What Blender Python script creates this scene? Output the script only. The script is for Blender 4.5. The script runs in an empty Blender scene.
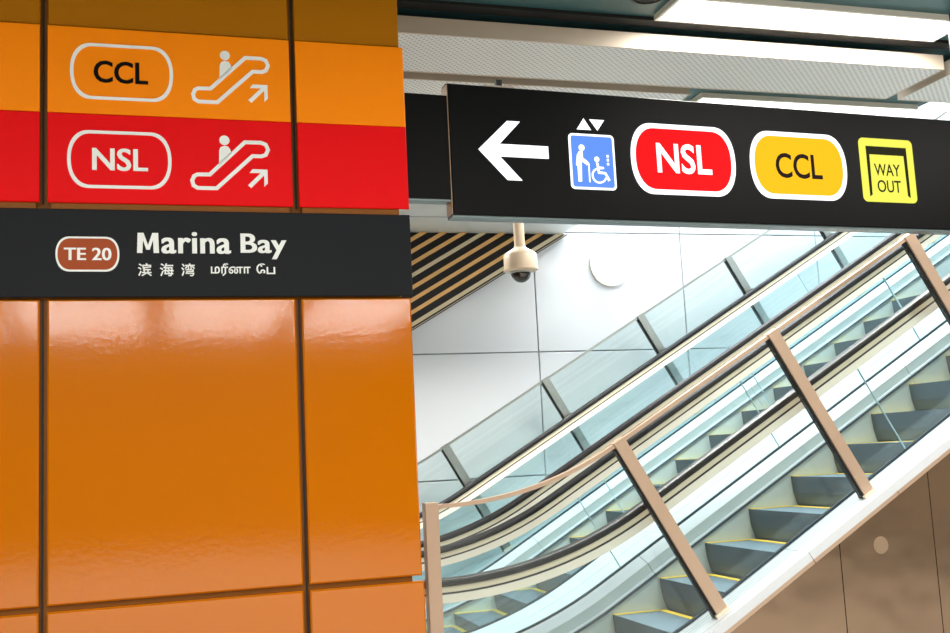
import bpy, math
from mathutils import Vector, Matrix

# ------------------------------------------------------------------ camera, world, exposure
SC = bpy.context.scene
COL = SC.collection
EYE = 1.57                      # eye height; z values below are measured from the eye and lifted by EYE
FLOOR = -1.57
yaw, pitch, roll = math.radians(16.936), math.radians(7.3235), math.radians(-2.8357)
fw = Vector((math.sin(yaw)*math.cos(pitch), math.cos(yaw)*math.cos(pitch), math.sin(pitch)))
rt0 = Vector((math.cos(yaw), -math.sin(yaw), 0)); up0 = rt0.cross(fw)
rt = math.cos(roll)*rt0 + math.sin(roll)*up0
up = -math.sin(roll)*rt0 + math.cos(roll)*up0
cd = bpy.data.cameras.new('camera'); cam = bpy.data.objects.new('camera', cd); COL.objects.link(cam)
cd.sensor_width = 36; cd.lens = 1060.76/950*36; cd.clip_start = .05; cd.clip_end = 200
m = Matrix((rt, up, -fw)).transposed().to_4x4(); m.translation = (0, 0, EYE); cam.matrix_world = m
SC.camera = cam
w = bpy.data.worlds.new('world'); SC.world = w; w.use_nodes = True
w.node_tree.nodes['Background'].inputs[0].default_value = (.9, .95, 1, 1)
w.node_tree.nodes['Background'].inputs[1].default_value = .3
vs = SC.view_settings; vs.view_transform = 'Standard'; vs.look = 'None'; vs.exposure = 0.0; vs.gamma = 1; vs.use_curve_mapping = False
SC.cycles.transparent_max_bounces = 40
SC.cycles.max_bounces = 10; SC.cycles.diffuse_bounces = 4; SC.cycles.glossy_bounces = 4
SC.cycles.caustics_reflective = False; SC.cycles.caustics_refractive = False
SC.cycles.sample_clamp_indirect = 6

HALL_W, SHAFT_W = 75, 140     # watts of one hall fixture, one shaft panel

# ------------------------------------------------------------------ materials
def srgb(r, g, b):
    f = lambda c: (c/255/12.92) if c/255 <= .04045 else ((c/255+.055)/1.055)**2.4
    return (f(r), f(g), f(b), 1)
def mat(name, col, rough=.5, metal=0, spec=.5, bump=None, coat=0, vary=None):
    m = bpy.data.materials.new(name); m.use_nodes = True; nt = m.node_tree; b = nt.nodes['Principled BSDF']
    b.inputs['Base Color'].default_value = col; b.inputs['Roughness'].default_value = rough
    b.inputs['Metallic'].default_value = metal; b.inputs['Specular IOR Level'].default_value = spec
    b.inputs['Coat Weight'].default_value = coat; b.inputs['Coat Roughness'].default_value = .05
    tc = nt.nodes.new('ShaderNodeTexCoord')
    if bump:
        sc, st, dist = bump
        n = nt.nodes.new('ShaderNodeTexNoise'); n.inputs['Scale'].default_value = sc; n.inputs['Detail'].default_value = 2
        bp = nt.nodes.new('ShaderNodeBump'); bp.inputs['Strength'].default_value = st; bp.inputs['Distance'].default_value = dist
        nt.links.new(tc.outputs['Object'], n.inputs['Vector']); nt.links.new(n.outputs['Fac'], bp.inputs['Height'])
        nt.links.new(bp.outputs['Normal'], b.inputs['Normal'])
        if coat: nt.links.new(bp.outputs['Normal'], b.inputs['Coat Normal'])
    if vary:
        sx, sy, sz, amt = vary
        mp = nt.nodes.new('ShaderNodeMapping'); mp.inputs['Scale'].default_value = (sx, sy, sz)
        n = nt.nodes.new('ShaderNodeTexNoise'); n.inputs['Scale'].default_value = 1; n.inputs['Detail'].default_value = 4
        r = nt.nodes.new('ShaderNodeMapRange'); r.inputs['To Min'].default_value = 1-amt; r.inputs['To Max'].default_value = 1+amt
        mx = nt.nodes.new('ShaderNodeMix'); mx.data_type = 'RGBA'; mx.blend_type = 'MULTIPLY'; mx.inputs['Factor'].default_value = 1
        mx.inputs['A'].default_value = col
        nt.links.new(tc.outputs['Object'], mp.inputs['Vector']); nt.links.new(mp.outputs['Vector'], n.inputs['Vector'])
        nt.links.new(n.outputs['Fac'], r.inputs['Value']); nt.links.new(r.outputs['Result'], mx.inputs['B'])
        nt.links.new(mx.outputs['Result'], b.inputs['Base Color'])
    return m
def emis(name, col, s):
    m = bpy.data.materials.new(name); m.use_nodes = True; b = m.node_tree.nodes['Principled BSDF']
    b.inputs['Base Color'].default_value = (.003, .003, .003, 1); b.inputs['Emission Color'].default_value = col
    b.inputs['Emission Strength'].default_value = s; b.inputs['Roughness'].default_value = .5; b.inputs['Specular IOR Level'].default_value = .05
    return m
def glass(name, tint, refl=1.0):
    m = bpy.data.materials.new(name); m.use_nodes = True; nt = m.node_tree; nt.nodes.clear()
    o = nt.nodes.new('ShaderNodeOutputMaterial'); t = nt.nodes.new('ShaderNodeBsdfTransparent'); t.inputs[0].default_value = tint
    g = nt.nodes.new('ShaderNodeBsdfGlossy'); g.inputs['Roughness'].default_value = .02; g.inputs[0].default_value = (refl, refl, refl, 1)
    fr = nt.nodes.new('ShaderNodeFresnel'); fr.inputs[0].default_value = 1.45
    ge = nt.nodes.new('ShaderNodeNewGeometry'); ma = nt.nodes.new('ShaderNodeMath'); ma.operation = 'MULTIPLY_ADD'   # same Fresnel on both faces of the thin pane
    ma.inputs[1].default_value = 1/1.45-1.45; ma.inputs[2].default_value = 1.45
    nt.links.new(ge.outputs['Backfacing'], ma.inputs[0]); nt.links.new(ma.outputs[0], fr.inputs[0])
    mx = nt.nodes.new('ShaderNodeMixShader')
    nt.links.new(fr.outputs[0], mx.inputs[0]); nt.links.new(t.outputs[0], mx.inputs[1]); nt.links.new(g.outputs[0], mx.inputs[2])
    nt.links.new(mx.outputs[0], o.inputs['Surface'])
    return m
def perforated(name, col, hole, pitch, axes=(0, 1)):
    m = mat(name, col, .45); nt = m.node_tree; b = nt.nodes['Principled BSDF']
    tc = nt.nodes.new('ShaderNodeTexCoord'); v = nt.nodes.new('ShaderNodeTexVoronoi'); v.voronoi_dimensions = '2D'
    v.inputs['Scale'].default_value = 1/pitch; v.inputs['Randomness'].default_value = .0
    mp = nt.nodes.new('ShaderNodeMapping'); mp.inputs['Rotation'].default_value = (0, 0, math.radians(45))
    r = nt.nodes.new('ShaderNodeMapRange'); r.inputs['From Min'].default_value = .22; r.inputs['From Max'].default_value = .34
    mx = nt.nodes.new('ShaderNodeMix'); mx.data_type = 'RGBA'; mx.inputs['A'].default_value = hole; mx.inputs['B'].default_value = col
    nt.links.new(tc.outputs['Object'], mp.inputs['Vector']); nt.links.new(mp.outputs['Vector'], v.inputs['Vector'])
    nt.links.new(v.outputs['Distance'], r.inputs['Value']); nt.links.new(r.outputs['Result'], mx.inputs['Factor'])
    nt.links.new(mx.outputs['Result'], b.inputs['Base Color'])
    return m
def ridged(name, col, rough, pitch, metal=0):
    m = mat(name, col, rough, metal); nt = m.node_tree; b = nt.nodes['Principled BSDF']
    tc = nt.nodes.new('ShaderNodeTexCoord'); wv = nt.nodes.new('ShaderNodeTexWave'); wv.bands_direction = 'Y'
    wv.inputs['Scale'].default_value = 1/pitch/3.18
    bp = nt.nodes.new('ShaderNodeBump'); bp.inputs['Strength'].default_value = .6; bp.inputs['Distance'].default_value = .004
    nt.links.new(tc.outputs['Object'], wv.inputs['Vector']); nt.links.new(wv.outputs['Fac'], bp.inputs['Height'])
    nt.links.new(bp.outputs['Normal'], b.inputs['Normal'])
    return m

M = {}
M['orange'] = mat('orange_enamel', srgb(192, 105, 0), 0.072, spec=.62, bump=(45, .06, .004))
M['brown'] = mat('brown_enamel', srgb(170, 106, 0), .5, spec=.12)
M['channel'] = mat('gold_brown_joint_channel', srgb(128, 76, 12), .5, spec=.2)
M['band_orange'] = mat('orange_film', srgb(255, 140, 0), .5, spec=.12)
M['band_red'] = mat('red_film', srgb(230, 0, 8), .5, spec=.12)
M['white_film'] = mat('white_film', srgb(236, 240, 238), .5)
M['black_film'] = mat('black_film', srgb(8, 5, 5), .5, spec=.08)
M['charcoal'] = mat('charcoal_board', srgb(17, 20, 25), .5, spec=.15)
M['te_brown'] = mat('brown_film', srgb(160, 70, 26), .5, spec=.2)
M['sign_black'] = mat('black_sign_face', srgb(4, 4, 5), .4, spec=.12)
M['sign_side'] = mat('beige_sign_edge', srgb(170, 140, 110), .4, .3)
M['alu'] = mat('satin_aluminium', srgb(205, 208, 208), .35, .6)
M['trim_grey'] = mat('teal_grey_trim', srgb(104, 118, 120), .35, .5)
M['seal'] = mat('blue_grey_seal', srgb(176, 208, 214), .4)
M['mark'] = mat('pale_bronze', srgb(200, 172, 146), .34, .8)  # slightly paler bronze for the round mark on the cladding
M['lit_white'] = emis('backlit_white', srgb(250, 252, 255), 1.6)
M['lit_red'] = emis('backlit_red', srgb(240, 12, 20), 1.15)
M['lit_yellow'] = emis('backlit_amber', srgb(255, 196, 20), 1.1)
M['lit_lime'] = emis('backlit_lime', srgb(240, 238, 90), 1.15)
M['lit_blue'] = emis('backlit_blue', srgb(98, 146, 246), 1.15)
M['ink'] = mat('dark_ink', srgb(24, 5, 4), .5, spec=.1)
M['ink_green'] = mat('dark_olive_ink', srgb(30, 30, 4), .5, spec=.1)
M['glass_near'] = glass('clear_glass', (.955, .985, .985, 1), .9)
M['glass_esc'] = glass('pale_cyan_glass', (.93, .978, .986, 1), .9)
M['glass_far'] = glass('pale_green_glass', (.90, .95, .945, 1), .9)
M['bronze'] = mat('bronze_lit_steel', srgb(204, 176, 152), .36, .4, vary=(3, 3, .6, .12))  # near posts are steel like the far ones; warm light put into colour
M['bronze_clad'] = mat('bronze_clad_steel', srgb(170, 144, 121), .14, .88, bump=(2.0, .3, .05), vary=(1.4, 1.4, .5, .16))
M['steel'] = mat('brushed_steel', srgb(172, 178, 174), .3, .9)
M['champagne'] = mat('champagne_profile', srgb(238, 226, 200), .28, .2)
M['guide_cover'] = mat('cream_guide_cover', srgb(250, 243, 228), .25, .1)
M['rubber'] = mat('black_rubber', srgb(26, 24, 26), .35)
M['dark_metal'] = mat('dark_metal', srgb(30, 30, 32), .45)
M['deck'] = mat('silver_white_deck', srgb(216, 221, 226), .3, .0)
M['skirt'] = mat('pale_skirt_steel', srgb(200, 208, 208), .35, .0)
M['brush'] = mat('skirt_brush', srgb(38, 52, 62), .8)
M['step'] = ridged('step_grey', srgb(96, 114, 126), .45, .012, .2)
M['riser'] = ridged('riser_grey', srgb(72, 90, 102), .5, .012, .2)
M['yellow'] = mat('safety_yellow', srgb(255, 214, 60), .5)
M['white_panel'] = mat('white_gloss_panel', srgb(222, 225, 229), .16, spec=.4)
M['wall_joint'] = mat('grey_joint', srgb(182, 184, 186), .6)
M['slat_black'] = mat('black_backing', srgb(16, 16, 20), .6)
M['slat_wood'] = mat('wood_slat', srgb(246, 190, 118), .5, vary=(4, 4, 30, .1))
M['slat_pale'] = mat('pale_wood_slat', srgb(224, 206, 170), .5)
M['perf'] = perforated('perforated_white_metal', srgb(246, 246, 244), srgb(192, 196, 196), .030)
M['baffle_face'] = mat('warm_white_metal', srgb(214, 200, 182), .4)
M['teal'] = mat('dark_teal_ceiling', srgb(52, 92, 96), .4)
M['black'] = mat('black_gap', srgb(14, 14, 14), .7)
M['soffit'] = mat('pale_grey_soffit', srgb(238, 243, 243), .3)
M['lamp_frame'] = mat('lamp_frame_white', srgb(232, 228, 218), .4)
M['diffuser'] = emis('lamp_diffuser', srgb(255, 250, 240), 3.0)
M['wall_lamp'] = emis('wall_lamp_diffuser', srgb(255, 255, 255), 7)
M['cream'] = mat('cream_plastic', srgb(240, 222, 196), .35)
M['dome'] = mat('smoked_dome', srgb(20, 16, 14), .05, coat=1)
M['floor'] = mat('grey_granite_floor', srgb(198, 194, 188), .3, vary=(30, 30, 30, .1))
M['hall_wall'] = mat('warm_hall_wall', srgb(206, 192, 176), .5)
M['hall_dark'] = mat('dark_screen_glass', srgb(60, 48, 40), .3)
M['white_ceiling'] = mat('white_ceiling', srgb(235, 238, 240), .5)

# ------------------------------------------------------------------ builders
ORG = {}
def tag(o, label=None, cat=None, group=None, kind=None):
    if label: o['label'] = label
    if cat: o['category'] = cat
    if group: o['group'] = group
    if kind: o['kind'] = kind
    return o
def thing(name, loc, label, cat, group=None, rotz=0, kind=None):
    o = bpy.data.objects.new(name, None); COL.objects.link(o)
    o.location = (loc[0], loc[1], loc[2]+EYE); o.rotation_euler = (0, 0, rotz); o.empty_display_size = .1
    ORG[o] = Vector(loc)
    return tag(o, label, cat, group, kind)
def obj(name, V, F, mt, parent=None, local=False, smooth=False):
    off = Vector((0, 0, 0))
    if parent is not None and not local: off = ORG[parent]
    lift = EYE if parent is None else 0
    me = bpy.data.meshes.new(name)
    me.from_pydata([(v[0]-off[0], v[1]-off[1], v[2]-off[2]) for v in V], [], F); me.validate(); me.update()
    import bmesh
    bm = bmesh.new(); bm.from_mesh(me); bmesh.ops.recalc_face_normals(bm, faces=bm.faces); bm.to_mesh(me); bm.free()
    if smooth:
        for p in me.polygons: p.use_smooth = True
        try: me.set_sharp_from_angle(angle=math.radians(40))
        except Exception: pass
    me.materials.append(M[mt] if isinstance(mt, str) else mt)
    o = bpy.data.objects.new(name, me); COL.objects.link(o)
    if parent is not None: o.parent = parent
    o.location = (0, 0, lift); ORG[o] = Vector(off)
    return o
def boxm(x0, x1, y0, y1, z0, z1):
    V = [(x, y, z) for x in (x0, x1) for y in (y0, y1) for z in (z0, z1)]
    F = [(0, 1, 3, 2), (4, 6, 7, 5), (0, 4, 5, 1), (2, 3, 7, 6), (0, 2, 6, 4), (1, 5, 7, 3)]
    return V, F
def join(*parts):
    V, F = [], []
    for v, f in parts:
        n = len(V); V += list(v); F += [tuple(i+n for i in q) for q in f]
    return V, F
def panelm(x0, x1, y0, y1, z0, z1, b=.005):
    """box whose front edges (towards -y) are chamfered by b"""
    R = lambda i, y: [(x0+i, y, z0+i), (x1-i, y, z0+i), (x1-i, y, z1-i), (x0+i, y, z1-i)]
    V = R(0, y1)+R(0, y0+b)+R(b, y0); F = [(0, 1, 2, 3), (8, 9, 10, 11)]
    for k in (0, 4):
        for i in range(4): j = (i+1) % 4; F.append((k+i, k+j, k+4+j, k+4+i))
    return V, F
def prism(poly, y0, y1):
    n = len(poly); V = [(x, y0, z) for x, z in poly]+[(x, y1, z) for x, z in poly]
    F = [tuple(range(n)), tuple(range(2*n-1, n-1, -1))]+[(i, (i+1) % n, n+(i+1) % n, n+i) for i in range(n)]
    return V, F
def ringm(outer, inner, y0, y1):
    n = len(outer); V = [(x, y0, z) for x, z in outer]+[(x, y0, z) for x, z in inner]+[(x, y1, z) for x, z in outer]+[(x, y1, z) for x, z in inner]
    F = []
    for i in range(n):
        j = (i+1) % n
        F += [(i, j, n+j, n+i), (2*n+i, 2*n+j, 3*n+j, 3*n+i), (i, j, 2*n+j, 2*n+i), (n+i, n+j, 3*n+j, 3*n+i)]
    return V, F
def lathe(prof, cx, cy, seg=36):
    V, F = [], []
    for r, z in prof:
        for k in range(seg): a = 2*math.pi*k/seg; V.append((cx+r*math.cos(a), cy+r*math.sin(a), z))
    for i in range(len(prof)-1):
        for k in range(seg): j = (k+1) % seg; F.append((i*seg+k, i*seg+j, (i+1)*seg+j, (i+1)*seg+k))
    F += [tuple(range(seg)), tuple(range((len(prof)-1)*seg, len(prof)*seg))]
    return V, F
def area(name, x, y, z, sx, sy, watts, col=(1, 1, 1), rot=(0, 0, 0), spread=180):
    l = bpy.data.lights.new(name, 'AREA'); l.shape = 'RECTANGLE'; l.size = sx; l.size_y = sy; l.energy = watts; l.color = col
    l.spread = math.radians(spread)
    o = bpy.data.objects.new(name, l); COL.objects.link(o); o.location = (x, y, z+EYE); o.rotation_euler = rot
    return o
def stroke(pts, wd, closed=False):
    """flat ribbon along a polyline, mitred, as (outer, inner) point lists"""
    n = len(pts); A, B = [], []
    for i in range(n):
        p = Vector(pts[i])
        a = Vector(pts[i-1]) if (i > 0 or closed) else None
        c = Vector(pts[(i+1) % n]) if (i < n-1 or closed) else None
        d1 = (p-a).normalized() if a is not None else (c-p).normalized()
        d2 = (c-p).normalized() if c is not None else d1
        t = (d1+d2).normalized(); nn = Vector((-t.y, t.x)); k = max(.5, nn.dot(Vector((-d1.y, d1.x))))
        A.append(tuple(p+nn*wd/2/k)); B.append(tuple(p-nn*wd/2/k))
    return A, B
def strokem(pts, wd, y0, y1, closed=False):
    A, B = stroke(pts, wd, closed)
    if closed: return ringm(A, B, y0, y1)
    return prism(A+B[::-1], y0, y1)
def circ(cx, cz, r, n=28): return [(cx+r*math.cos(2*math.pi*k/n), cz+r*math.sin(2*math.pi*k/n)) for k in range(n)]
def lozenge(x0, x1, z0, z1, e, n=14):
    """flat top and bottom, ends bulging by e"""
    cz, h = (z0+z1)/2, (z1-z0)/2; P = []
    for k in range(-n, n+1):
        a = k/n*math.pi/2; P.append((x1-e+e*math.copysign(abs(math.cos(a))**.9, 1), cz+h*math.copysign(abs(math.sin(a))**.9, a)))
    for k in range(-n, n+1):
        a = k/n*math.pi/2; P.append((x0+e-e*abs(math.cos(a))**.9, cz-h*math.copysign(abs(math.sin(a))**.9, a)))
    return P
def rrect(x0, x1, z0, z1, r, n=6):
    P = []
    for cx, cz, a0 in ((x1-r, z1-r, 0), (x0+r, z1-r, 90), (x0+r, z0+r, 180), (x1-r, z0+r, 270)):
        for k in range(n+1): a = math.radians(a0+90*k/n); P.append((cx+r*math.cos(a), cz+r*math.sin(a)))
    return P
def text_obj(name, body, x0, x1, z0, z1, y0, y1, mt, parent, local=False, bold=0.0, space=1.0, smear=0.0):
    """lettering fitted to a box on an upright face, extruded between y0 and y1"""
    c = bpy.data.curves.new('t', 'FONT'); c.body = body; c.size = 1; c.offset = bold; c.resolution_u = 4; c.space_character = space
    t = bpy.data.objects.new('t', c); COL.objects.link(t)
    dg = bpy.context.evaluated_depsgraph_get(); me = bpy.data.meshes.new_from_object(t.evaluated_get(dg))
    V = [tuple(v.co) for v in me.vertices]; F = [tuple(p.vertices) for p in me.polygons]
    bpy.data.objects.remove(t); bpy.data.curves.remove(c); bpy.data.meshes.remove(me)
    a0, a1 = min(v[0] for v in V), max(v[0] for v in V); b0, b1 = min(v[1] for v in V), max(v[1] for v in V)
    if smear:
        k = len(V); base = list(V); bf = list(F); V = []; F = []
        for q, d in enumerate((-smear, 0, smear)):
            V += [(v[0]+d, v[1], 0) for v in base]; F += [tuple(i+q*k for i in f) for f in bf]
        a0 -= smear; a1 += smear
    n = len(V)
    P = [(x0+(v[0]-a0)/(a1-a0)*(x1-x0), z0+(v[1]-b0)/(b1-b0)*(z1-z0)) for v in V]
    cnt = {}
    for f in F:
        for i in range(len(f)):
            e = (f[i], f[(i+1) % len(f)]); k = (min(e), max(e)); cnt[k] = cnt.get(k, 0)+1
    VV = [(p[0], y0-(i//(n//3))*.0005*(smear > 0), p[1]) for i, p in enumerate(P)]+[(p[0], y1, p[1]) for p in P]
    FF = list(F)+[tuple(i+n for i in reversed(f)) for f in F]+[(a, b, b+n, a+n) for (a, b), q in cnt.items() if q == 1]
    return obj(name, VV, FF, mt, parent, local)

# ------------------------------------------------------------------ escalator path (handrail line): level, arc, 30 degree incline
RAD, XA, ZH = 2.43, 1.42, -.68
S1 = RAD*math.pi/6
def P(s, n=0.0):
    if s <= 0: return (XA+s, ZH+n)
    ph = min(s, S1)/RAD
    x = XA+(RAD-n)*math.sin(ph); z = ZH+RAD-(RAD-n)*math.cos(ph)
    if s > S1: x += (s-S1)*math.cos(math.pi/6); z += (s-S1)*.5
    return (x, z)
def samples(s0, s1, d=.09):
    S = [s0]
    a, b = max(s0, 0), min(s1, S1)
    if b > a:
        k = max(1, int((b-a)/d)); S += [a+(b-a)*i/k for i in range(k+1)]
    S.append(s1); out = [S[0]]
    for s in S[1:]:
        if s-out[-1] > 1e-6: out.append(s)
    return out
def sweep(prof, s0, s1):
    """profile (n, y) carried along the escalator path"""
    S = samples(s0, s1); k = len(prof); V = []; F = []
    for s in S:
        for n, y in prof: x, z = P(s, n); V.append((x, y, z))
    for i in range(len(S)-1):
        for j in range(k): q = (j+1) % k; F.append((i*k+j, i*k+q, (i+1)*k+q, (i+1)*k+j))
    F += [tuple(range(k)), tuple(range((len(S)-1)*k, len(S)*k))]
    return V, F
SL, SR = -1.0, 8.4              # where the balustrades start and end along the path

# ------------------------------------------------------------------ the setting: floor, ceilings, outer walls
HC = 2.45                       # hall ceiling above the eye
tag(obj('floor', *boxm(-9, 12, -14, 10.1, FLOOR-.1, FLOOR), 'floor'), 'grey granite station floor under the hall and escalators', kind='structure')
o = obj('ceiling', *join(boxm(-9, 12, -14, 5.3, HC, HC+.12), boxm(-9, 5.6, 5.3, 7.75, HC, HC+.12)), 'teal')
tag(o, 'dark teal hall ceiling above the perforated panels', kind='structure')
o = obj('ceiling', *join(boxm(-9, 3.94, 8.0, 9.80, 2.146, 2.26), boxm(-9, 3.94, 7.75, 8.0, 2.146, HC+.12)), 'soffit')
tag(o, 'pale grey lower ceiling over the slatted screen', kind='structure')
obj('ceiling_joint', *boxm(-9, 3.93, 9.12, 9.135, 2.14, 2.146), 'wall_joint', o)
tag(obj('ceiling', *boxm(3.0, 12, 5.0, 10.1, 5.2, 5.3), 'white_ceiling'), 'white ceiling high above the escalator well', kind='structure')
tag(obj('wall_fascia', *join(boxm(5.6, 12, 5.2, 5.3, HC+.12, 5.2), boxm(5.5, 5.6, 5.3, 7.75, HC+.12, 5.2), boxm(3.94, 5.5, 7.65, 7.75, HC+.12, 5.2), boxm(3.84, 3.94, 7.75, 10, 2.26, 5.2)), 'white_ceiling'),
    'white fascia around the escalator well opening', kind='structure')
o = obj('wall_behind', *boxm(-9, 12, -14.2, -14, FLOOR, HC+.12), 'hall_wall')
tag(o, 'far hall wall facing the orange wall', kind='structure')
obj('screen', *boxm(-9, 12, -14, -13.95, FLOOR, 2.05), 'hall_dark', o)
tag(obj('wall_side', *boxm(-9.2, -9, -14, 10.1, FLOOR, HC+.12), 'hall_wall'), 'side wall of the hall', kind='structure')
tag(obj('wall_end', *boxm(12, 12.2, -14, 10.1, FLOOR, 5.3), 'hall_wall'), 'end wall of the hall beyond the escalators', kind='structure')

# white panelled wall behind the escalators
o = obj('wall_back', *boxm(-9, 12, 9.93, 10.1, FLOOR, 5.3), 'wall_joint')
tag(o, 'glossy white panelled wall behind the escalators', kind='structure')
xs = [3.66+1.655*k for k in range(-4, 6)]; zs = [-1.46, -.248, .966, 2.185, 3.4, 4.6]
for i in range(len(xs)-1):
    for j in range(len(zs)-1):
        obj('panel', *panelm(xs[i]+.006, xs[i+1]-.006, 9.9, 9.93, zs[j]+.006, zs[j+1]-.006, .004), 'white_panel', o)

# ------------------------------------------------------------------ orange panelled wall on the left
YW = 4.6
o = obj('wall_left', *boxm(-4.0, 1.065, YW+.03, 5.1, FLOOR, HC), 'channel')
tag(o, 'orange enamel panelled wall with recessed brown joints', kind='structure')
WL = o
cols = [(-3.50, -2.495), (-2.465, -1.475), (-1.445, -.450), (-.420, .587), (.614, 1.104)]
for x0, x1 in cols:
    r = 1.097 if x1 > 1 else x1
    obj('batten', *boxm(x0+.015, min(x1, 1.08)-.015, YW, YW+.03, .73, 1.865), 'channel', o)
    p = obj('panel', *panelm(x0, r, YW, YW+.03, 1.882, HC-.01), 'brown', o); tag(p, 'dark brown enamel panel')
    obj('panel', *panelm(x0, x1, YW, YW+.03, -.516, .706, .007), 'orange', o)
    obj('panel', *panelm(x0, x1+(.008 if x1 > 1 else 0), YW, YW+.03, FLOOR+.05, -.540, .007), 'orange', o)
for x in (-2.480, -1.460, -.439, .605):
    obj('joint_seal', *boxm(x-.0035, x+.0035, YW+.018, YW+.0305, FLOOR+.05, .706), 'black', o)
    obj('joint_seal', *boxm(x-.0035, x+.0035, YW+.018, YW+.0305, 1.112, HC-.01), 'black', o)
for (x0, x1), lb in zip(cols, ('far-left plain orange and red band panel', 'second plain orange and red band panel from the left', 'plain orange and red band panel left of the CCL symbols', None, 'plain orange and red band panel right of the escalator symbols')):
    if lb is None: continue
    x1 += .006 if x1 > 1 else 0
    t = thing('band_panel', ((x0+x1)/2, YW, 1.112), lb, 'wall panel', 'plain two-colour band panels')
    obj('red_band', *panelm(x0, x1, 4.585, YW-.0015, 1.112, 1.495, .003), 'band_red', t)
    obj('orange_band', *panelm(x0, x1, 4.585, YW-.0015, 1.497, 1.876, .003), 'band_orange', t)

# direction panel with the two line symbols
t = thing('direction_panel', (.083, 4.60, 1.112), 'orange and red wall panel with CCL and NSL lozenges and escalator symbols', 'sign')
def esc_symbol(par, dx, dz):
    f = lambda L: [(x+dx, z+dz) for x, z in L]
    E_ = [(.1684, 1.6026), (.1767, 1.6225), (.1900, 1.6300), (.2419, 1.6310), (.3936, 1.7805), (.4623, 1.7805), (.4830, 1.7730), (.4926, 1.7495), (.4830, 1.7270),
          (.4640, 1.7190), (.4251, 1.7190), (.2703, 1.5705), (.1902, 1.5705), (.1735, 1.5810)]
    obj('escalator_symbol', *strokem(f(E_), .0165, y0, y1, True), 'white_film', par)
    a = obj('person_symbol', *prism(f([(.2818, 1.678), (.2835, 1.7397), (.2897, 1.7546), (.3061, 1.7613), (.3223, 1.7577), (.3317, 1.7427), (.3342, 1.728)]), y0, y1), 'white_film', par)
    obj('person_symbol', *prism(circ(.3065+dx, 1.7857+dz, .0215), y0, y1), 'white_film', par)
    obj('arrow_symbol', *prism(f([(.4109, 1.6430), (.4239, 1.6600), (.4882, 1.6600), (.4882, 1.5979), (.4730, 1.5826), (.4730, 1.6337), (.4165, 1.5752), (.4032, 1.5878), (.4590, 1.6438)]), y0, y1), 'white_film', par)
y0, y1 = 4.5825, 4.5855
bo = obj('orange_band', *panelm(-.420, .587, 4.585, YW-.0015, 1.497, 1.876, .003), 'band_orange', t)
br = obj('red_band', *panelm(-.420, .587, 4.585, YW-.0015, 1.112, 1.495, .003), 'band_red', t)
for par, dx0, z0, z1, body, mt, tx, bold in ((bo, -.332, 1.559, 1.806, 'CCL', 'black_film', (-.238, -.017, 1.634, 1.731), .012), (br, -.343, 1.174, 1.423, 'NSL', 'white_film', (-.245, -.021, 1.251, 1.348), .010)):
    obj('lozenge_outline', *ringm(lozenge(dx0, dx0+.418, z0, z1, .085), lozenge(dx0+.014, dx0+.404, z0+.0135, z1-.0135, .080), y0, y1), 'white_film', par)
    text_obj('lettering', body, *tx, y0, y1, mt, par, bold=bold, smear=.014)
esc_symbol(bo, 0, 0); esc_symbol(br, -.009, -.385)

# station name board
t = thing('station_name_board', (.0, 4.60, .713), 'charcoal strip board reading Marina Bay with brown TE 20 lozenge', 'sign')
obj('board', *panelm(-3.5, 1.112, 4.59, YW-.0015, .714, 1.085, .003), 'charcoal', t)
y0, y1 = 4.5875, 4.5905
pl = obj('lozenge', *prism(lozenge(-.388, -.139, .821, .968, .055), y0, y1), 'white_film', t)
obj('lozenge_fill', *prism(lozenge(-.380, -.147, .829, .960, .051), y0-.001, y1), 'te_brown', pl)
text_obj('lettering', 'TE 20', -.356, -.170, .868, .921, y0-.002, y1, 'white_film', pl, bold=.008, smear=.018)
obj('lettering', *prism([(-.069, .901), (-.066, .987), (-.042, .987), (-.0245, .935), (-.007, .987), (.017, .987), (.020, .901), (-.002, .901), (-.0045, .956), (-.0175, .915), (-.0315, .915), (-.0445, .956), (-.047, .901)], y0, y1), 'white_film', t)
text_obj('lettering', 'arina', .029, .317, .899, .993, y0, y1, 'white_film', t, bold=.008, smear=.02, space=1.05)
text_obj('lettering', 'Bay', .357, .554, .877, .989, y0, y1, 'white_film', t, bold=.008, smear=.02, space=1.05)
for ch, x in (('滨', -.066), ('海', .022), ('湾', .109)):
    text_obj('lettering', ch, x, x+.056, .802, .857, y0, y1, 'white_film', t, bold=.012)
text_obj('lettering', 'மரீனா', .231, .397, .803, .858, y0, y1, 'white_film', t, bold=.016)
text_obj('lettering', 'ேப', .422, .502, .811, .858, y0, y1, 'white_film', t, bold=.016)

# ------------------------------------------------------------------ hanging backlit direction sign
SG = thing('hanging_sign', (1.365, 4.75, 1.13), 'long black backlit hanging sign with arrow, lift, NSL, CCL and WAY OUT symbols', 'sign', rotz=math.radians(2.8))
o = obj('sign_box', *panelm(0, 3.25, 0, .09, 0, .648, .004), 'sign_black', SG, True)
obj('end_cap', *boxm(-.004, 0, .006, .088, .004, .644), 'sign_side', SG, True)
obj('bottom_trim', *boxm(.0, 3.25, .012, .09, -.012, 0), 'trim_grey', SG, True)
obj('top_trim', *boxm(.0, 3.25, .03, .09, .648, .656), 'sign_black', SG, True)
h = obj('cable_gland', *boxm(.270, .300, .04, .07, .656, .70), 'dark_metal', SG, True)
obj('gland_plate', *boxm(.20, .36, .03, .085, .656, .666), 'baffle_face', h, True)
h = obj('hanger_rod', *boxm(3.19, 3.22, .035, .065, .656, HC-1.13), 'dark_metal', SG, True)
obj('hanger_plate', *boxm(3.15, 3.25, .02, .08, .656, .668), 'baffle_face', h, True)
obj('mounting_box', *boxm(-.262, -.004, .008, .085, .075, .588), 'sign_black', SG, True)
obj('mounting_trim', *boxm(-.262, -.004, .014, .085, .066, .075), 'trim_grey', SG, True)
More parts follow.
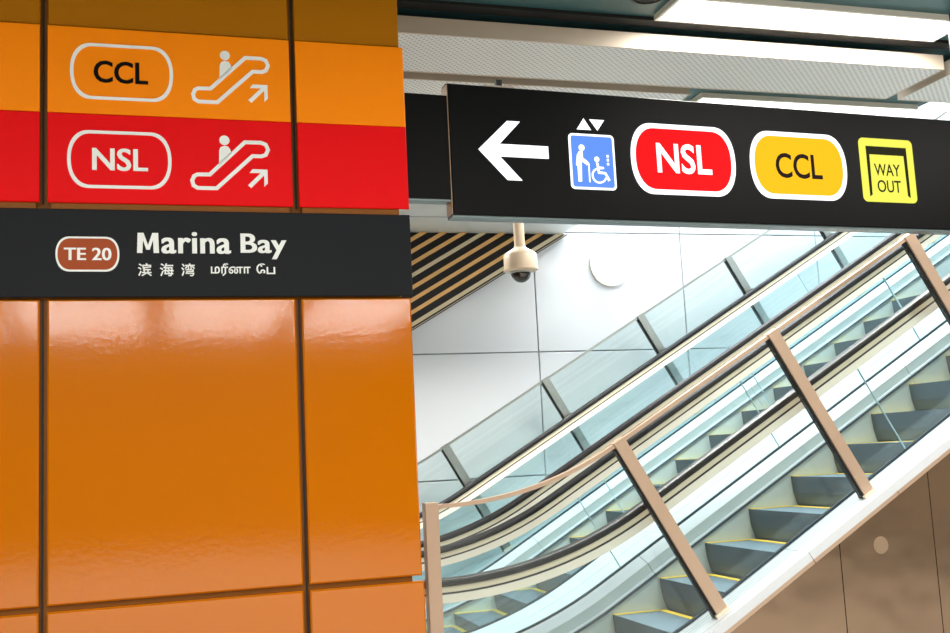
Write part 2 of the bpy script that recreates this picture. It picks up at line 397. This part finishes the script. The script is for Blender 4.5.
y0, y1 = -.003, .001
obj('arrow_symbol', *prism([(.1423, .3265), (.2983, .4763), (.3674, .4763), (.2541, .3580), (.5108, .3580), (.5108, .2950), (.2520, .2950), (.3634, .1783), (.2861, .1783)], y0, y1), 'lit_white', SG, True)
lf = obj('lift_symbol', *prism(rrect(.6240, .8765, .1475, .4340, .022), y0, y1), 'lit_white', SG, True)
obj('lift_field', *prism(rrect(.6355, .8650, .1590, .4225, .014), y0-.001, y1), 'lit_blue', lf, True)
ya = y0-.002
obj('triangle_symbol', *prism([(.7145, .5150), (.7529, .4560), (.6740, .4560)], y0, y1), 'lit_white', SG, True)
obj('triangle_symbol', *prism([(.7472, .5115), (.8300, .5115), (.7890, .4550)], y0, y1), 'lit_white', SG, True)
obj('person_symbol', *join(prism(circ(.6927, .3607, .0165), ya, y1),
    prism([(.6766, .3430), (.6963, .3440), (.6971, .3095), (.7225, .2902), (.7290, .2816), (.7163, .2693), (.7091, .2785), (.6886, .2886), (.6840, .1861), (.6644, .1853), (.6636, .2655), (.6560, .2688), (.6634, .3203)], ya, y1),
    strokem([(.7037, .2805), (.7158, .2840), (.7271, .2772), (.7270, .1841)], .0075, ya, y1)), 'lit_white', lf, True)
obj('wheelchair_symbol', *join(prism(circ(.7732, .3043, .0142), ya, y1),
    prism([(.7674, .2886), (.7814, .2855), (.7833, .2672), (.8094, .2662), (.8111, .2559), (.7846, .2525), (.7855, .2430), (.8194, .2393), (.8429, .1998), (.8295, .1919), (.8122, .2280), (.7751, .2301)], ya, y1),
    strokem([(.7706, .2556), (.7540, .2460), (.7450, .2300), (.7440, .2141), (.7500, .1990), (.7604, .1891), (.7740, .1840), (.7877, .1844), (.8020, .1900), (.8125, .1986), (.8190, .2100)], .0095, ya, y1)), 'lit_white', lf, True)
for z in (.3228, .3028, .2821):
    obj('dot_symbol', *boxm(.829, .841, ya, y1, z-.0065, z+.0065), 'lit_white', lf, True)
for x0, x1, z0, z1, body, fill, ink, tx, bold in ((.969, 1.588, .137, .512, 'NSL', 'lit_red', 'lit_white', (1.117, 1.440, .250, .410), .020), (1.680, 2.302, .139, .511, 'CCL', 'lit_yellow', 'ink', (1.838, 2.136, .254, .393), .016)):
    p = obj('lozenge', *prism(lozenge(x0, x1, z0, z1, .125), y0, y1), 'lit_white', SG, True)
    obj('lozenge_fill', *prism(lozenge(x0+.027, x1-.027, z0+.026, z1-.026, .115), y0-.001, y1), fill, p, True)
    text_obj('lettering', body, *tx, ya, y1, ink, p, True, bold=bold)
p = obj('way_out_symbol', *prism(rrect(2.398, 2.768, .143, .508, .03), y0, y1), 'lit_lime', SG, True)
obj('door_symbol', *prism([(2.4430, .4617), (2.7220, .4617), (2.7220, .1720), (2.7040, .1830), (2.7000, .4141), (2.4640, .4141), (2.4600, .1830), (2.4430, .1720)], y0-.001, y1), 'ink_green', p, True)
text_obj('lettering', 'WAY', 2.489, 2.666, .294, .362, y0-.001, y1, 'ink_green', p, True, bold=.008)
text_obj('lettering', 'OUT', 2.500, 2.662, .199, .269, y0-.001, y1, 'ink_green', p, True, bold=.008)

# ------------------------------------------------------------------ ceiling panels, lamps
def baffle(x0, x1, y0_, y1_, z0, label):
    t = thing('ceiling_panel', ((x0+x1)/2, (y0_+y1_)/2, HC), label, 'ceiling panel', 'perforated ceiling panels')
    obj('underside', *boxm(x0+.008, x1-.008, y0_+.01, y1_-.01, z0, z0+.008), 'perf', t)
    obj('rim', *join(boxm(x0, x1, y0_, y0_+.012, z0-.002, z0+.095), boxm(x0, x1, y1_-.012, y1_, z0-.002, z0+.095), boxm(x0, x0+.008, y0_+.012, y1_-.012, z0-.002, z0+.095), boxm(x1-.008, x1, y0_+.012, y1_-.012, z0-.002, z0+.095)), 'baffle_face', t)
    obj('hanger', *boxm(x0+.2, x1-.2, (y0_+y1_)/2-.04, (y0_+y1_)/2+.04, z0+.008, HC), 'black', t)
    return t
baffle(1.16, 4.885, 5.405, 5.985, 2.30, 'long perforated white ceiling panel with beige edge above the hanging sign')
baffle(4.985, 5.55, 5.405, 5.985, 2.30, 'short perforated white ceiling panel at the right edge of the photo')
baffle(.6, 3.50, 6.22, 6.62, 2.345, 'narrow perforated ceiling panel behind the long one, just above the sign')
def lamp_fixture(x0, x1, y0_, y1_, watts, label, group=None, z=HC, col=(1, .96, .90)):
    t = thing('ceiling_lamp', ((x0+x1)/2, (y0_+y1_)/2, z), label, 'ceiling lamp', group)
    f = .018
    obj('frame', *ringm([(x0, y0_), (x1, y0_), (x1, y1_), (x0, y1_)], [(x0+f, y0_+f), (x1-f, y0_+f), (x1-f, y1_-f), (x0+f, y1_-f)], 0, 1), 'lamp_frame', t)
    fr = t.children[0].data if t.children else None
    o = [c for c in COL.objects if c.parent == t][0]
    for v in o.data.vertices:                      # ring was built upright: lay it flat under the ceiling
        x, y, zz = v.co + Vector(ORG[t]); v.co = Vector((x, zz, z-.035 if y < .5 else z)) - ORG[t]
    obj('diffuser', *boxm(x0+f, x1-f, y0_+f, y1_-f, z-.022, z-.012), 'diffuser', t)
    a = area('lamp_light', (x0+x1)/2, (y0_+y1_)/2, z-.030, x1-x0-2*f, y1_-y0_-2*f, watts, col)
    return t
lamp_fixture(2.77, 4.70, 4.95, 5.27, HALL_W, 'long bright ceiling lamp at the top right above the hanging sign')
lamp_fixture(3.72, 5.55, 6.45, 7.0, HALL_W*.8, 'bright ceiling lamp just above the right end of the hanging sign')
for x in (1.1, 3.2):  # out of view, added to brighten the foot of the escalators
    lamp_fixture(x-.9, x+.9, 7.25, 7.55, HALL_W*1.5, 'unseen ceiling lamp behind the hanging sign, added to light the foot of the escalators', 'lamps added over the escalator foot')
for y in (-10.2, -8.6, -7.1, -5.2, -2.6, .2, 2.7):  # distant rows mirror in orange wall; extra rows, the nearest too, added for light
    for x in (-3.3, -1.1, 1.1, 3.3) if y < 2 else (4.4, 6.6):
        lamp_fixture(x-.93, x+.93, y-.16, y+.16, HALL_W, 'long ceiling lamp of the hall, from rows mirrored in the orange wall and rows added for brightness', 'hall ceiling lamps facing the orange wall')
for x, y in ((6.5, 7.2), (9.0, 7.2), (5.2, 9.0), (8.0, 9.0)):  # unseen lamps, added to make the white wall and escalators bright
    lamp_fixture(x-.8, x+.8, y-.35, y+.35, SHAFT_W, 'unseen lamp added high above the escalator well to brighten it', 'unseen lamps added above the escalator well', 5.2, (.94, .98, 1))
t = thing('ceiling_speaker', (2.62, 5.02, HC), 'round dark speaker in the teal ceiling left of the long lamp', 'speaker')
obj('rim', *lathe([(.10, HC), (.105, HC-.012), (.088, HC-.016), (.086, HC)], 2.62, 5.02), 'dark_metal', t)
obj('grille', *lathe([(.086, HC), (.086, HC-.010), (.0, HC-.012)][:2]+[(.002, HC-.012)], 2.62, 5.02), 'black', t)
t = thing('ceiling_gap', (3, 5.33, HC), 'dark shadow-gap channel between the teal ceiling and the panels', 'ceiling channel')
obj('channel', *boxm(1.12, 5.55, 5.30, 5.39, HC-.02, HC), 'black', t)

# round lamp on the white wall
t = thing('wall_lamp', (4.47, 9.9, 1.85), 'round overexposed white lamp on the white wall', 'wall lamp')
def ydome(cx, cz, prof, seg=48):
    V, F = [], []
    for r, y in prof:
        for k in range(seg): q = 2*math.pi*k/seg; V.append((cx+r*math.cos(q), y, cz+r*math.sin(q)))
    for i in range(len(prof)-1):
        for k in range(seg): j = (k+1) % seg; F.append((i*seg+k, i*seg+j, (i+1)*seg+j, (i+1)*seg+k))
    return V, F+[tuple(range(seg)), tuple(range((len(prof)-1)*seg, len(prof)*seg))]
obj('ring', *ringm(circ(4.49, 1.85, .225, 48), circ(4.49, 1.85, .212, 48), 9.87, 9.9), 'lamp_frame', t)
obj('diffuser', *ydome(4.49, 1.85, [(.211, 9.9)]+[(.211*math.cos(a*math.pi/18), 9.872-.085*math.sin(a*math.pi/18)) for a in range(9)]), 'wall_lamp', t, smooth=True)

# slatted screen under the lower ceiling
CB = -.149; K = math.cos(math.pi/6)
zl = lambda x, c: (c+.5*x)/K
xl = lambda z, c: (K*z-c)/.5
t = thing('slatted_screen', (1.5, 9.85, 1.0), 'black screen with slanting timber slats above the white wall', 'screen')
TOP = 2.144
def band(c0, c1, xa=.9): return [(xa, zl(xa, c0)), (xl(TOP, c0), TOP), (xl(TOP, c1), TOP), (xa, zl(xa, c1))]
obj('backing', *prism([(.9, zl(.9, CB)), (xl(TOP, CB), TOP), (.9, TOP)], 9.80, 9.89), 'slat_black', t)
obj('edge_strip', *prism(band(CB+.010, CB+.016), 9.78, 9.81), 'baffle_face', t)
c = CB+.032; k = 0
while zl(.9, c+.036) < TOP-.05:
    s = obj('slat', *prism(band(c, c+.036), 9.765, 9.80), 'slat_pale' if k in (0, 4) else 'slat_wood', t)
    if k in (0, 4): tag(s, 'paler slat')
    c += .1005; k += 1

# dome camera
cx, cy = 2.24, 6.3
t = thing('dome_camera', (cx, cy, HC), 'cream dome security camera hanging on a pole below the black sign', 'camera')
obj('pole', *lathe([(.034, HC), (.034, 1.285)], cx, cy), 'cream', t, smooth=True)
obj('housing', *lathe([(.036, 1.30), (.038, 1.288), (.062, 1.272), (.100, 1.248), (.107, 1.238), (.107, 1.150), (.112, 1.148), (.112, 1.140), (.100, 1.134), (.066, 1.134)], cx, cy), 'cream', t, smooth=True)
obj('dome', *lathe([(.064, 1.135)]+[(.064*math.cos(a*math.pi/16), 1.122-.062*math.sin(a*math.pi/16)) for a in range(0, 8)]+[(.002, 1.06)], cx, cy), 'dome', t, smooth=True)
obj('trim_ring', *lathe([(.070, 1.134), (.072, 1.124), (.064, 1.120)], cx, cy), 'alu', t, smooth=True)

# ------------------------------------------------------------------ glass barriers beside the escalators
def barrier(y, posts, label, pm, gm, first, end, rail):
    x, z = P(posts[0], -.73)
    t = thing('glass_barrier', (x, y, FLOOR), label, 'barrier')
    hw = .037
    if first is not None:
        obj('end_post', *panelm(first-hw, first+hw, y-.03, y+.03, FLOOR, -.245, .004), pm, t)
    S = ([first-XA] if first is not None else [])+posts
    for s in posts:
        a = [P(s-hw, -.702), P(s+hw, -.702), P(s+hw, .428), P(s-hw, .428)]
        p = obj('post', *prism(a, y-.028, y+.028), pm, t)
        sh = [P(s-hw-.01, -.703), P(s+hw+.01, -.703), P(s+hw+.01, -.685), P(s-hw-.01, -.685)]
        obj('shoe', *prism(sh, y-.036, y+.036), 'champagne', p)
        cl = [P(s-hw-.008, .01), P(s-hw-.001, .01), P(s-hw-.001, .05), P(s-hw-.008, .05)]
        if pm == 'steel':
            cl = [P(s-hw+.006, -.035), P(s+hw+.012, -.035), P(s+hw+.012, .015), P(s-hw+.006, .015)]
            obj('clamp', *prism(cl, y-.036, y-.028), 'dark_metal', p)
        obj('gasket', *prism([P(s-hw-.012, -.70), P(s-hw, -.70), P(s-hw, .40), P(s-hw-.012, .40)], y-.016, y+.022), 'black', p)
    S = S+[end]
    for a, b in zip(S, S[1:]):
        obj('glass_panel', *sweep([(-.695, y-.007), (-.695, y+.007), (.402, y+.007), (.402, y-.007)], a+hw+.002, b-hw-.014), gm, t)
        obj('top_rail', *sweep([(.402, y-rail), (.402, y+rail), (.424, y+rail), (.424, y-rail)], a+hw, b-hw), pm, t)
    return t
barrier(5.45, [1.30, 2.485, 3.67, 4.855, 6.04, 7.22], 'clear glass barrier with steel posts given a warm lit tone in front of the near escalator', 'bronze', 'glass_near', 1.365, 8.3, .018)
barrier(9.52, [.22, 1.41, 2.585, 3.79, 4.98, 6.16, 7.34], 'glass barrier with steel posts beyond the far escalator, against the white wall', 'steel', 'glass_far', None, 8.4, .010)

# ------------------------------------------------------------------ bronze cladding and decks
o = obj('wall_cladding', *prism([(.9, FLOOR), (8.5, FLOOR)]+[P(s, -.80) for s in reversed(samples(-.5, SR))], 5.385, 5.50), 'dark_metal')
tag(o, 'bronze steel cladding wall below the near escalator', kind='structure')
sx = [.92, 2.14, 3.742, 4.392, 5.6, 7.2, 8.4]
def ztop(x, n):
    lo, hi = -3, 12
    for _ in range(50):
        md = (lo+hi)/2
        if P(md, n)[0] < x: lo = md
        else: hi = md
    return P(lo, n)[1]
for a, b in zip(sx, sx[1:]):
    xs_ = [a+.003+(b-a-.006)*k/8 for k in range(9)]
    obj('panel', *prism([(a+.003, FLOOR+.01), (b-.003, FLOOR+.01)]+[(x, ztop(x, -.782)) for x in reversed(xs_)], 5.35, 5.385), 'bronze_clad', o)
for a, b in ((-.5, 1.9), (1.905, 2.6), (2.605, 5.0), (5.005, SR)):
    obj('edge_trim', *sweep([(-.778, 5.343), (-.778, 5.40), (-.755, 5.40), (-.755, 5.343)], a, b), 'bronze', o)

q = [c_ for c_ in COL.objects if c_.parent == o and c_.name.startswith('panel')][2]
p = obj('round_mark', *prism(circ(4.02, -.645, .05, 32), 5.3492, 5.352), 'mark', q); tag(p, 'faint paler round mark')
def escalator(ya, yb, x0, label, dl, dr, seamA, seamB):
    """ya, yb: near and far handrail; dl, dr: outer edges of the decks"""
    t = thing('escalator', (1.0, (ya+yb)/2, FLOOR), label, 'escalator', 'pair of escalators')
    for y, sg, seams in ((ya, 1, seamA), (yb, -1, seamB)):
        prof = [(-.014, y-.022), (-.014, y-.036), (.004, y-.042), (.020, y-.036), (.027, y-.015), (.027, y+.015), (.020, y+.036), (.004, y+.042), (-.014, y+.036), (-.014, y+.022), (-.004, y+.018), (-.004, y-.018)]
        obj('handrail', *sweep(prof, SL, SR), 'rubber', t, smooth=True)
        g = obj('handrail_guide', *sweep([(-.004, y-.018), (-.004, y+.018), (-.046, y+.022), (-.050, y+.014), (-.095, y+.014), (-.095, y-.014), (-.050, y-.014), (-.046, y-.022)], SL, SR), 'champagne', t)
        obj('guide_groove', *sweep([(-.046, y-.024), (-.046, y+.024), (-.056, y+.026), (-.056, y-.026)], SL, SR), 'rubber', g)
        obj('guide_cover', *sweep([(-.056, y-.014), (-.056, y-.030), (-.100, y-.033), (-.100, y+.033), (-.056, y+.030), (-.056, y+.014), (-.096, y+.014), (-.096, y-.014)], SL, SR), 'guide_cover', g)
        ss = [SL]+seams+[SR]
        for a, b in zip(ss, ss[1:]):
            obj('glass_panel', *sweep([(-.715, y-.006), (-.715, y+.006), (-.090, y+.006), (-.090, y-.006)], a+.003, b-.003), 'glass_esc', t)
        for a in seams:
            obj('glass_joint', *sweep([(-.69, y-.0055), (-.69, y+.0055), (-.10, y+.0055), (-.10, y-.0055)], a-.003, a+.003), 'seal', t)
        obj('glass_gasket', *sweep([(-.704, y-.012), (-.704, y+.012), (-.690, y+.009), (-.690, y-.009)], SL, SR), 'brush', t)
        yi = y+(.028 if sg > 0 else -.10)
        for a, b in ((SL, 1.62), (1.625, 4.3), (4.305, SR)):
            obj('inner_deck', *sweep([(-.704, y), (-.722, y), (-.780, yi), (-.752, yi), (-.704, y+sg*.025)], a, b), 'deck', t)
            k = obj('skirt_panel', *sweep([(-.752, yi-sg*.004), (-.752, yi+sg*.004), (-1.15, yi+sg*.004), (-1.15, yi-sg*.004)], a, b), 'skirt', t)
            obj('skirt_brush', *sweep([(-.838, yi), (-.838, yi+sg*.018), (-.856, yi+sg*.024), (-.862, yi)], a, b), 'brush', k)
            obj('brush_holder', *sweep([(-.826, yi), (-.826, yi+sg*.016), (-.838, yi+sg*.018), (-.838, yi)], a, b), 'deck', k)
    for y, e in ((ya, dl), (yb, dr)):
        for a, b in ((SL if e > 6 else .0, 1.9), (1.904, 3.5), (3.504, 5.2), (5.204, SR)):
            obj('outer_deck', *sweep([(-.704, min(y, e)), (-.704, max(y, e)), (-.755, max(y, e)), (-.755, min(y, e))], a, b), 'deck', t)
    if dl < 6:
        for yy in (5.385, 5.505, 5.535):
            obj('deck_groove', *sweep([(-.7035, yy-.003), (-.7035, yy+.003), (-.706, yy+.003), (-.706, yy-.003)], .02, SR), 'wall_joint', t)
    # steps
    y0_, y1_ = ya+.040, yb-.112
    N = .886; pitch = .376
    prof = [(0, 0), (.392, 0), (.392, -.05), (.16, -.30), (.07, -.262), (.035, -.20), (.012, -.12), (.002, -.03)]
    V, F = prism(prof, y0_, y1_)
    first = None
    k = -8
    while True:
        x = x0+k*pitch; k += 1
        if x < .75: continue
        z = ztop(x, -N)
        if x > 7.6: break
        if first is None:
            s = obj('step', [(v[0]+ORG[t][0], v[1], v[2]+ORG[t][2]) for v in V], F, 'riser', t)
            s.data.materials.append(M['step'])
            for p in s.data.polygons:
                if p.normal.z > .9: p.material_index = 1
            q = []
            for nm, bx in (('side_line', boxm(.0, .388, y0_, y0_+.045, 0, .004)), ('side_line', boxm(.0, .388, y1_-.045, y1_, 0, .004)), ('rear_line', boxm(.340, .388, y0_+.045, y1_-.045, 0, .004))):
                q.append(obj(nm, [(v[0]+ORG[t][0], v[1], v[2]+ORG[t][2]) for v in bx[0]], bx[1], 'yellow', s))
            first = (s, q)
        else:
            s = first[0].copy(); COL.objects.link(s); s.parent = t
            for c_ in first[1]:
                d = c_.copy(); COL.objects.link(d); d.parent = s
        s.location = (x-ORG[t][0], 0, z-ORG[t][2])
    obj('truss_pan', *sweep([(-1.22, ya+.05), (-1.22, yb-.05), (-1.26, yb-.05), (-1.26, ya+.05)], SL, SR), 'dark_metal', t)
    return t
escalator(5.60, 7.10, 3.018, 'near escalator rising right, seen through the clear glass barrier', 5.345, 7.37, [-.19, 1.39, 2.97, 4.55, 6.13, 7.7], [-.11, 1.466, 3.047, 4.63, 6.2])
escalator(7.65, 9.37, 2.866, 'far escalator rising right next to the white wall', 7.375, 9.88, [.3, 1.9, 3.48, 5.06, 6.6], [.8, 2.37, 3.95, 5.5, 7.0])
